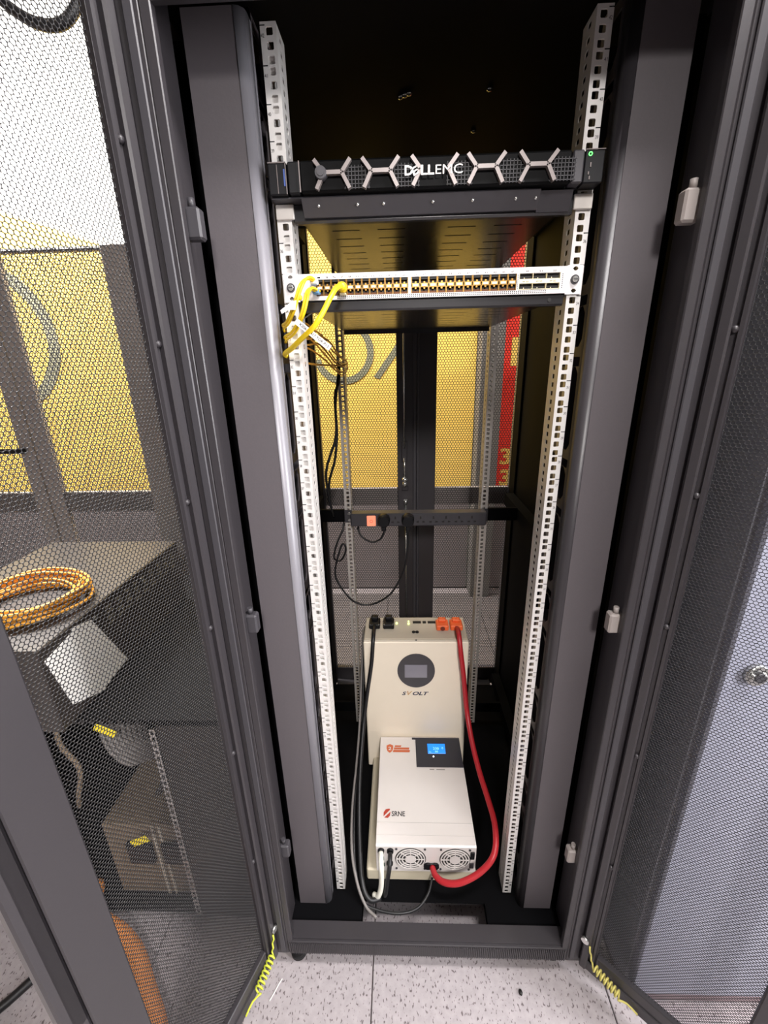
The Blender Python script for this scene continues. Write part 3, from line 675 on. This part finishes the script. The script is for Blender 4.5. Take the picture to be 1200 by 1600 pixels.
so = MB(); so.prism([(-.003,.0025),(.003,.0025),(.002,.0125),(-.002,.0125)],'y',-.0006,.0)
for s in (-1,1): so.prism([(s*.006,-.0115),(s*.006,-.0045),(s*.0145,-.0062),(s*.0145,-.0098)],'y',-.0006,.0)
som = so.data('socket', DARKP)
for x in (-.070,.015,.058,.100,.143,.186): link('socket', som, pd, (x,.555,1.030))
def power_plug(x, path, lbl, big=1.0):
    t = thing('mains_lead', (x,.53,.95), lbl, 'power cord')
    b = MB(); b.cyl((x,.555,1.033),(x,.528,1.033),.0215*big,.020*big,24); b.cyl((x,.528,1.033),(x,.524,1.033),.020*big,.017*big,24); b.cbox(x-.008,x+.008,.53,.55,.998,1.016,.002); b.build('plug', PLAS, t)
    b = MB().tube(path, .0035, 8); b.build('cable', CABK, t); return t
power_plug(-.109, [(-.109,.54,1.005),(-.109,.54,.992),(-.121,.548,.964),(-.150,.55,.952),(-.182,.55,.969),(-.197,.56,.993),(-.197,.575,1.004),(-.197,.61,1.03)], 'black round plug next to the lit switch with a short looped cable')
power_plug(-.028, [(-.028,.54,1.005),(-.028,.535,.98),(-.029,.535,.939),(-.045,.54,.841),(-.092,.545,.752),(-.162,.55,.707),(-.225,.548,.722),(-.274,.555,.786),(-.287,.565,.833),(-.268,.57,.908),(-.253,.57,.937),(-.245,.57,.913),(-.266,.585,.868),(-.290,.58,.878),(-.279,.59,.928),(-.258,.6,.973),(-.252,.615,1.0)], 'black plug in the middle of the strip with a long drooping cable')
cord('cable', [(-.234,.575,1.53),(-.238,.575,1.48),(-.252,.57,1.434),(-.256,.57,1.315),(-.289,.57,1.222),(-.297,.57,1.168),(-.290,.58,1.075),(-.285,.60,1.03)], .0042, CABK, 'left one of two black cables hanging beside the rear left rail', 'cable')
cord('cable', [(-.234,.59,1.53),(-.245,.588,1.472),(-.254,.58,1.400),(-.255,.585,1.316),(-.266,.58,1.232),(-.290,.592,1.161),(-.296,.60,1.10)], .0042, CABK, 'right one of two black cables hanging beside the rear left rail', 'cable')

# ================================================================== BATTERY, INVERTER, BLOCK
ZP = .104
bt = thing('battery_box', (-.006,.475,ZP), 'cream upright battery box with an oval dark display and SVOLT lettering', 'battery')
bx0, bx1, by0, by1, bz1 = -.181,.169,.405,.548,.655
MB().cbox(bx0,bx1,by0+.004,by1,ZP,bz1,.003).build('case', CREAM2, bt)
fc = MB(); fc.cbox(bx0,bx1,by0-.004,by0+.003,ZP+.004,bz1-.001,.003); fc.build('front_cover', CREAM, bt)
b = MB(); disc(b, (-.005,by0-.0068,.5405), .0685, (1,0,0), (0,0,1), n=40, sx=.93)
b2 = MB(); n = 40; b2.prism([(-.005+.0635*math.cos(2*math.pi*i/n), .5405+.0685*math.sin(2*math.pi*i/n)) for i in range(n)],'y',by0-.0072,by0-.0038,sm=True)
dp = b2.build('display_bezel', PLAS2, bt)
b = MB(); b.cbox(-.044,.032,by0-.0086,by0-.0073,.514,.567,.0006); b.build('screen', GLCD, dp)
b = MB(); yy = by0-.0046
put_text(b, 'S', (-.054,yy,.437), (1,0,0), (0,0,1), .016, .014, .03, .3, 0); put_text(b, 'V', (-.036,yy,.437), (1,0,0), (0,0,1), .018, .017, .015, .3, 1); put_text(b, 'OLT', (-.017,yy,.437), (1,0,0), (0,0,1), .056, .014, .03, .3, 0)
b.build('lettering', [NAVY,BRZ], bt, label='SVOLT wordmark')
b = MB(); b.box(bx0+.004,bx1-.004,by0+.012,by0+.0128,bz1,bz1+.001); b.build('lid_seam', CREAM, bt)
for i, x in enumerate((-.147,-.098)):
    b = MB(); b.cbox(x-.019,x+.019,.472,.520,bz1,bz1+.018,.003); b.cbox(x-.012,x+.012,.496,.518,bz1+.018,bz1+.032,.003)
    tm = b.build('terminal', PLAS, bt, label='black terminal')
    b = MB()
    for dx in (-.015,.015): b.sphere((x+dx,.474,bz1+.0185),.0025,n=8)
    b.build('terminal_screw', STEEL, tm)
for i, x in enumerate((.088,.136)):
    b = MB(); b.cbox(x-.021,x+.021,.462,.506,bz1,bz1+.020,.003); b.cbox(x-.014,x+.014,.484,.504,bz1+.020,bz1+.030,.003)
    tm = b.build('terminal', ORNG, bt, label='orange terminal')
    b = MB(); b.cyl((x,.4615,bz1+.010),(x,.4600,bz1+.010),.008,n=14); b.build('terminal_mouth', mat('dark_rust',(110,44,28),.5), tm)
for x0, x1 in ((-.013,.016),(.022,.034),(.040,.067)):
    MB().box(x0,x1,.508,.520,bz1,bz1+.002).build('socket', DARKP, bt)
b = MB(); b.cyl((-.012,.455,bz1),(-.012,.455,bz1+.003),.006,n=12); b.cyl((.0,.455,bz1),(.0,.455,bz1+.003),.006,n=12); b.build('button', PLAS, bt)
b = MB(); b.sphere((-.070,.505,bz1+.003),.0045,n=8); b.sphere((-.028,.502,bz1+.003),.0042,n=8); b.sphere((-.028,.516,bz1+.003),.0032,n=8); b.build('status_light', LEDY, bt)
b = MB(); b.cyl((-.005,by0+.006,bz1),(-.005,by0+.006,bz1+.0012),.003,n=8); b.build('lid_screw', PLAS2, bt)

bk = MB().cbox(-.162,.152,.030,.400,ZP,.149,.004).build('support_block', BEIGE, None, 'low beige block lying under the white inverter on the rack floor', 'block')
iv = thing('inverter', (.008,.21,.15), 'white inverter lying flat with two round fan grilles and a blue lit display', 'inverter')
ix0, ix1, iy0, iy1, iz0, iz1 = -.132,.148,.027,.396,.150,.255
b = MB(); b.prism([(iy0,iz0),(iy0,iz1-.004),(iy0+.004,iz1),(iy1-.004,iz1),(iy1,iz1-.004),(iy1,iz0)],'x',ix0,ix1); b.build('case', ALU, iv)
b = MB(); b.box(ix0+.001,ix1-.001,.118-.028,.0912,iz1,iz1+.0006); b.box(ix0+.001,ix1-.001,.055,.0556,iz1,iz1+.0004); b.build('seam', mat('silver_seam',(200,196,192),.3,.4), iv)
b = MB(); b.prism([(-.008,.272),(.1475,.272),(.1475,.388),(-.020,.388),(-.020,.382),(-.008,.382)],'z',iz1,iz1+.0025); pn = b.build('control_panel', mat('panel_dark_navy',(38,38,48),.35), iv)
b = MB(); b.cbox(.033,.094,.322,.362,iz1+.0026,iz1+.0042,.0006); lc = b.build('screen', BLCD, pn)
b = MB(); zt = iz1+.0044
put_text(b, '230', (.052,.337,zt), (1,0,0), (0,1,0), .020, .010); put_text(b, '50', (.058,.326,zt), (1,0,0), (0,1,0), .010, .007); put_text(b, '54', (.037,.325,zt), (1,0,0), (0,1,0), .007, .005); put_text(b, '0', (.082,.340,zt), (1,0,0), (0,1,0), .005, .008)
b.build('display_digits', LCDT, lc)
b = MB(); b.cyl((.051,.311,iz1+.0025),(.051,.311,iz1+.0040),.0024,n=12); b.build('indicator', LEDW, pn)
lt = MB(); zt = iz1+.0005
sh = [(-.110,.356),(-.110,.343),(-.1065,.333),(-.0985,.326),(-.0905,.333),(-.087,.343),(-.087,.356),(-.0985,.362)]
lt.add([(x,y,zt) for x,y in sh], [list(range(8))])
lt.add([(x,y,zt) for x,y in ((-.082,.350),(-.060,.350),(-.058,.357),(-.080,.357))], [(0,1,2,3)])
lt.add([(x,y,zt) for x,y in ((-.085,.340),(-.032,.340),(-.030,.348),(-.083,.348))], [(0,1,2,3)])
lt.add([(x,y,zt) for x,y in ((-.088,.329),(-.030,.329),(-.028,.338),(-.086,.338))], [(0,1,2,3)])
lt.build('shield_logo', RUST, iv, label='rust orange shield logo')
l2 = MB(); zt2 = iz1+.0008
put_text(l2, '2', (-.104,.337,zt2), (1,0,0), (0,1,0), .011, .013, .02)
l2.build('shield_mark', ALU, iv)
b = MB()
arc_c = (-.103,.1165,zt)
for (pp) in ([(-.114,.112),(-.112,.124),(-.106,.130),(-.098,.130)],[(-.108,.105),(-.100,.105),(-.094,.112),(-.094,.122)]):
    pass
b.add([(x,y,zt) for x,y in ((-.113,.108),(-.113,.120),(-.107,.129),(-.096,.131),(-.0935,.128))],[(0,1,2,3,4)])
b.add([(x,y,zt) for x,y in ((-.111,.104),(-.100,.103),(-.094,.110),(-.0925,.122))],[(0,1,2,3)])
b.build('logo_mark', mat('red_rust_ink',(176,62,42),.5), iv, label='round red logo')
b = MB(); put_text(b, 'SRNE', (-.089,.109,zt), (1,0,0), (0,1,0), .040, .0145, .02); b.build('lettering', mat('dark_grey_ink',(48,46,48),.5), iv, label='SRNE wordmark')
b = MB(); b.add([(.035,.262,zt),(.050,.262,zt),(.050,.2655,zt),(.035,.2655,zt),(.057,.262,zt),(.085,.262,zt),(.085,.2655,zt),(.057,.2655,zt)],[(0,1,2,3),(4,5,6,7)]); b.build('small_print', mat('grey_print',(150,144,140),.6), iv)
# end face with fan grilles
for fx in (-.035,.090):
    b = MB(); cz = .203; ye = iy0-.0012
    arc(b, (fx,iy0-.0002,cz), .0, .0435, 0, 2*math.pi, (1,0,0), (0,0,1), (0,-1,0), .0006, n=32, m=1)
    arc(b, (fx,ye,cz), .0, .0155, 0, 2*math.pi, (1,0,0), (0,0,1), (0,-1,0), .0018, n=24)
    for r0 in (.0225,.0305): arc(b, (fx,ye,cz), r0, r0+.0030, 0, 2*math.pi, (1,0,0), (0,0,1), (0,-1,0), .0018, n=28)
    arc(b, (fx,ye,cz), .0380, .0410, 0, 2*math.pi, (1,0,0), (0,0,1), (0,-1,0), .0018, n=32)
    for k in range(8):
        a = k*math.pi/4; arc(b, (fx,ye,cz), .016, .041, a-.05, a+.05, (1,0,0), (0,0,1), (0,-1,0), .0016, n=2)
    gg = b.build('fan_grille', [ALU,DARKP], iv)
    b = MB()
    for sx in (-1,1):
        for sz in (-1,1): b.cyl((fx+sx*.040,iy0,cz+sz*.040),(fx+sx*.040,iy0-.0022,cz+sz*.040),.0032,n=10)
    b.build('fan_screw', PLAS2, iv)
for x, z_ in ((-.118,.236),(-.092,.236),(-.094,.186)):
    b = MB(); b.cyl((x,iy0,z_),(x,iy0-.006,z_),.0095,.009,16); b.build('cable_gland', PLAS, iv)
b = MB(); b.cbox(.016,.036,iy0-.004,iy0-.0002,.165,.188,.002); b.cyl((.014,iy0,.176),(.014,iy0-.005,.176),.012,n=16); b.cyl((.034,iy0,.176),(.034,iy0-.005,.176),.012,n=16); b.build('cable_entry', PLAS, iv)
b = MB(); b.cbox(.132,.144,iy0-.003,iy0-.0002,.206,.236,.002); b.build('terminal_cover', PLAS, iv)
b = MB(); b.cbox(.131,.143,iy0-.003,iy0-.0002,.170,.190,.001); b.build('rocker_switch', PLAS2, iv)
b = MB(); b.box(-.121,-.110,iy0-.001,iy0-.0002,.195,.210); b.box(-.119,-.109,iy0-.001,iy0-.0002,.170,.184); b.build('data_port', mat('green_terminal',(52,84,66),.5), iv)
# power leads
cord('power_lead', [(.136,.462,.667),(.136,.430,.678),(.136,.400,.672),(.140,.377,.625),(.150,.372,.55),(.156,.365,.49),(.164,.345,.413),(.173,.28,.354),(.186,.2,.315),(.198,.13,.299),(.203,.06,.293),(.190,.0,.275),(.153,-.022,.238),(.098,-.032,.208),(.057,-.024,.192),(.034,-.004,.184),(.026,.022,.177)], .0082, RED, 'thick red power lead looping from orange terminal to the inverter end', 'cable', n=14)
cord('power_lead', [(-.147,.472,.668),(-.147,.430,.672),(-.148,.398,.658),(-.155,.378,.581),(-.171,.372,.476),(-.184,.34,.382),(-.192,.24,.287),(-.190,.15,.237),(-.184,.08,.195),(-.172,.0,.145),(-.150,-.028,.120),(-.12,-.02,.1125)], .0066, CABK, 'thick black power lead falling from black terminal to the rack floor', 'cable', n=12)
cord('cable', [(-.188,.57,.60),(-.190,.47,.50),(-.193,.39,.38),(-.198,.3,.274),(-.206,.2,.235),(-.203,.1,.205),(-.192,.02,.165),(-.170,-.030,.120),(-.13,-.045,.110),(-.07,-.052,.109),(-.02,-.042,.112),(.012,-.015,.125),(.026,.012,.150)], .0036, CABK, 'thin black cable looping along the rack floor to the inverter', 'cable')
cord('cable', [(-.197,.58,.58),(-.199,.46,.47),(-.202,.36,.35),(-.209,.27,.262),(-.213,.16,.222),(-.206,.06,.190),(-.186,-.005,.150),(-.160,-.040,.114),(-.13,-.062,.108)], .0040, CABG, 'grey cable left of the thick black power lead', 'cable')
cord('cable', [(-.118,.020,.236),(-.117,.004,.238),(-.116,-.012,.225),(-.116,-.016,.19),(-.119,-.018,.150),(-.127,-.020,.122),(-.140,-.012,.113)], .0072, WCAB, 'thick white cable hanging from the inverter end', 'cable', n=12)
cord('cable', [(-.092,.020,.236),(-.092,.004,.238),(-.094,-.012,.225),(-.100,-.015,.18),(-.106,-.018,.13),(-.110,-.012,.1125)], .0062, CABK, 'short black cable hanging right of the white one', 'cable', n=12)

# ================================================================== RIGHT NEIGHBOUR
rc = thing('cabinet', (.95,.35,0), 'pale lavender-grey cabinet seen through the right mesh door', 'cabinet')
MB().cbox(.497,1.40,-.150,.86,.012,2.06,.006).build('body', mat('cabinet_body',(150,150,160),.5), rc)
MB().cbox(.497,1.40,-.172,-.151,.05,2.05,.004).build('door', CABW, rc)
MB().box(.50,1.40,-.16,-.151,.0,.05).build('plinth', mat('cabinet_plinth',(140,120,124),.6), rc)
b = MB(); b.cyl((.548,-.172,1.012),(.548,-.180,1.012),.021,.019,20,0); b.cyl((.548,-.180,1.012),(.548,-.186,1.012),.010,.009,14,1); b.cbox(.535,.561,-.184,-.180,1.006,1.018,.001,0); b.build('door_lock', [STEEL,PLAS2], rc)

# ================================================================== LEFT NEIGHBOURS (seen through the left door)
lc_ = thing('low_cabinet', (-.9,.3,0), 'low black open-fronted cabinet seen through the left mesh door', 'cabinet')
b = MB(); b.box(-1.4,-.42,-.03,.70,.742,.755); b.box(-.424,-.42,-.03,.70,.03,.742); b.box(-1.4,-1.396,-.03,.70,.03,.742); b.box(-1.396,-.424,.66,.70,.03,.742); b.box(-1.396,-.424,-.02,.66,.03,.045)
b.build('carcass', BLKD, lc_)
MB().cbox(-.634,-.424,-.032,-.02,.04,.74,.002).build('side_filler', mat('dark_umber_paint',(52,46,44),.5,0,.4), lc_)
cells = [(.05+.02*i,.07+.02*i,True,(-.642,.06+.02*i)) for i in range(34)]
vs, fs = holes_sheet(-.649,-.6345,cells,oct_hole(.0042,.006,.001)); b = MB(); b.sheet(vs, fs, .002, lambda u,v,d: (u,-.034+d,v)); b.build('perforated_strip', ZINC, lc_)
b = MB()
for i in range(8): b.box(-.83+.022*i,-.822+.022*i,-.0312,-.0302,.744,.753)
b.build('edge_slot', DARKP, lc_, kind='stuff')
b = MB()
for x in (-1.38,-.44):
    for y in (0,.66): b.cyl((x,y,0),(x,y,.03),.02,n=12)
b.build('foot', RUB, lc_)
dv = thing('network_appliance', (-1.03,.22,.755), 'black boxy appliance with a slotted side standing on the low cabinet', 'appliance')
MB().cbox(-1.25,-.815,-.07,.52,.757,.975,.003).build('case', mat('dark_umber_metal',(46,40,37),.4,0,.4), dv)
b = MB()
for i in range(9):
    for j in range(4): b.box(-.8148,-.8140,.14+i*.04,.165+i*.04,.90+j*.015,.906+j*.015)
b.build('side_vent', mat('vent_grey',(110,104,92),.5), dv, kind='stuff')
b = MB()
for y in (.10,.30): b.cyl((-.814,y,.945),(-.8125,y,.945),.006,n=10)
b.build('side_screw', STEEL, dv)
cl = MB()
for k in range(14):
    r0 = .085+.035*random.random(); zz = .980+.0085*(k//3)+.002*random.random(); ox, oy = random.uniform(-.012,.012), random.uniform(-.012,.012); ph = random.random()*6
    cl.tube([(-.985+ox+r0*1.15*math.cos(a+ph), .115+oy+r0*math.sin(a+ph), zz+.004*math.sin(3*a)) for a in [i*2*math.pi/16 for i in range(17)]], .0042, 6, smooth=2)
cl.build('cable_coil', GOLD, None, 'coil of amber cable lying on the black appliance', 'cable coil')
cord('cable', [(-.90,.10,.982),(-.95,.02,.984),(-1.02,-.03,.983),(-1.1,-.045,.985),(-1.16,.01,.982)], .0042, GOLD, 'loose amber cable end in front of the coil', 'cable')
b = MB(); b.add([(-.8118,-.062,.945),(-.8118,.012,.962),(-.8118,.030,.972),(-.8118,.088,.956),(-.8118,.168,.752),(-.8118,.060,.762),(-.8118,-.030,.790)],[(0,1,2,3,4,5,6)]); 
pp = MB(); pp.prism([(-.062,.945),(.020,.958),(.028,.968),(.086,.950),(.168,.772),(.10,.766),(.060,.758),(-.030,.800)],'x',-.8132,-.8122); pp.build('paper_sheet', PAPER, None, 'crooked white paper sheet stuck on the black appliance side', 'paper')
# clutter inside the low cabinet
def tagbox(c, rot, lbl):
    b = MB(); cs, sn = math.cos(rot), math.sin(rot)
    X = lambda x,y,z: (c[0]+x*cs-z*sn, c[1]+y, c[2]+x*sn+z*cs)
    b.cbox(-.026,.026,-.001,.001,-.011,.011,.0004,xf=X); b.build('cable_tag', mat('yellow_tag',(250,225,30),.5), None, lbl, 'tag')
tagbox((-.757,-.03,.722), -.5, 'upper yellow tag showing through the left mesh door')
tagbox((-.753,-.032,.347), .45, 'lower yellow tag showing through the left mesh door')
ds = thing('socket_unit', (-.74,.1,.045), 'dim brown unit with two dark square openings inside the low cabinet', 'appliance')
b = MB(); b.cbox(-.90,-.66,.02,.30,.046,.33,.004); b.build('case', CLUT, ds)
for x in (-.80,-.70): MB().cbox(x-.036,x+.036,.006,.0195,.19,.27,.003).build('opening', PLAS, ds)
MB().box(-.755,-.748,.014,.0195,.05,.33).build('rib', CREAM2, ds); MB().box(-.735,-.728,.014,.0195,.05,.33).build('rib', CREAM2, ds)
def hang(pts, r, mt, lbl): cord('cable', pts, r, mt, lbl, 'cable', 'grey cables hanging in the low cabinet')
for k in range(9):
    x = -.80+.014*k; hang([(x,.02,.741),(x+.01,-.005,.68),(x+.035,-.012,.62+.006*k),(x+.07,.0,.585+.006*k),(x+.085,.05,.60)], .0055, CABG, 'grey cable drooping at the top of the low cabinet front')
cord('cable', [(-.92,.02,.741),(-.90,-.01,.66),(-.87,-.012,.58),(-.90,-.01,.48),(-.94,.02,.40)], .006, CLUT, 'brown cable hanging at the left in the low cabinet', 'cable')
cord('cable', [(-.70,.03,.741),(-.66,.0,.60),(-.665,-.005,.53),(-.70,.01,.47),(-.71,.06,.44)], .008, CABK, 'black cable hanging beside the perforated strip', 'cable')
cord('hose', [(-.98,.02,.071),(-.93,-.05,.065),(-.85,-.075,.03),(-.785,-.115,.024),(-.72,-.18,.024),(-.655,-.245,.024),(-.60,-.33,.024)], .024, WOODY, 'orange corrugated hose on the floor behind the left door', 'hose', n=14)
cord('hose', [(-1.25,-.34,.012),(-1.10,-.24,.012),(-1.02,-.14,.012),(-.95,-.06,.012)], .011, CABK, 'thick black cable on the floor beyond the left door', 'cable')
MB().box(-1.6,-.92,-.262,-.248,0,.006).build('floor_strip', RUB, None, 'thin dark strip lying on the floor at the lower left corner', 'strip')
# mesh gate at the end of the hot aisle line
gt = thing('mesh_gate', (-1.5,.88,0), 'black two-leaf mesh gate standing behind the low cabinet', 'gate')
GP = mat('gate_grey_paint',(150,142,136),.5)
b = MB(); b.cbox(-1.085,-.97,.87,.93,0,1.94,.003); b.cbox(-2.12,-2.0,.87,.93,0,1.94,.003); b.cbox(-2.0,-1.085,.89,.90,1.934,1.94,.002); b.build('gate_frame', GP, gt)
for a, b2, mm0, mm1 in ((-1.535,-1.087,-1.47,-1.092),(-1.998,-1.54,-1.99,-1.60)):
    b = MB(); b.cbox(a,mm0,.882,.905,.03,1.935,.002); b.cbox(mm1,b2,.882,.905,.03,1.935,.001); b.cbox(mm0,mm1,.885,.905,.96,1.046,.002); b.cbox(mm0,mm1,.885,.905,.03,.12,.002); b.cbox(mm0,mm1,.885,.905,1.925,1.935,.002)
    lf = b.build('gate_leaf', GP, gt)
    perforated('mesh_sheet', mm0-.004, mm1+.004, .11, 1.93, .0102, .0047, 6, .001, lambda u,v,dd: np.stack([u, .884+dd+0*u, v],1), MESHM, lf)
b = MB(); b.cbox(-1.76,-1.57,.868,.881,1.215,1.235,.003); b.build('gate_handle', PLAS, gt)
cord('cable', [(-.47,.20,2.42),(-.53,.18,2.25),(-.575,.17,2.15),(-.617,.152,2.085),(-.68,.14,2.09),(-.75,.13,2.16),(-.82,.12,2.3),(-.86,.1,2.6),(-.87,.1,3.4)], .009, CABK, 'black cable loop hanging from the ceiling beyond the left door', 'cable')

# ================================================================== FLOOR LITTER
MB().sphere((.24,-.156,.004),.005,n=8,sc=(1,1.4,.8)).build('crumb', DARKP, None, 'tiny black crumb on the speckled floor', 'debris')
MB().tube([(-.40,-.185,.0015),(-.393,-.172,.0015),(-.385,-.155,.0015),(-.378,-.143,.0015)],.0012,6).build('thread', PAPER, None, 'thin white thread on the speckled floor near the left foot', 'debris')
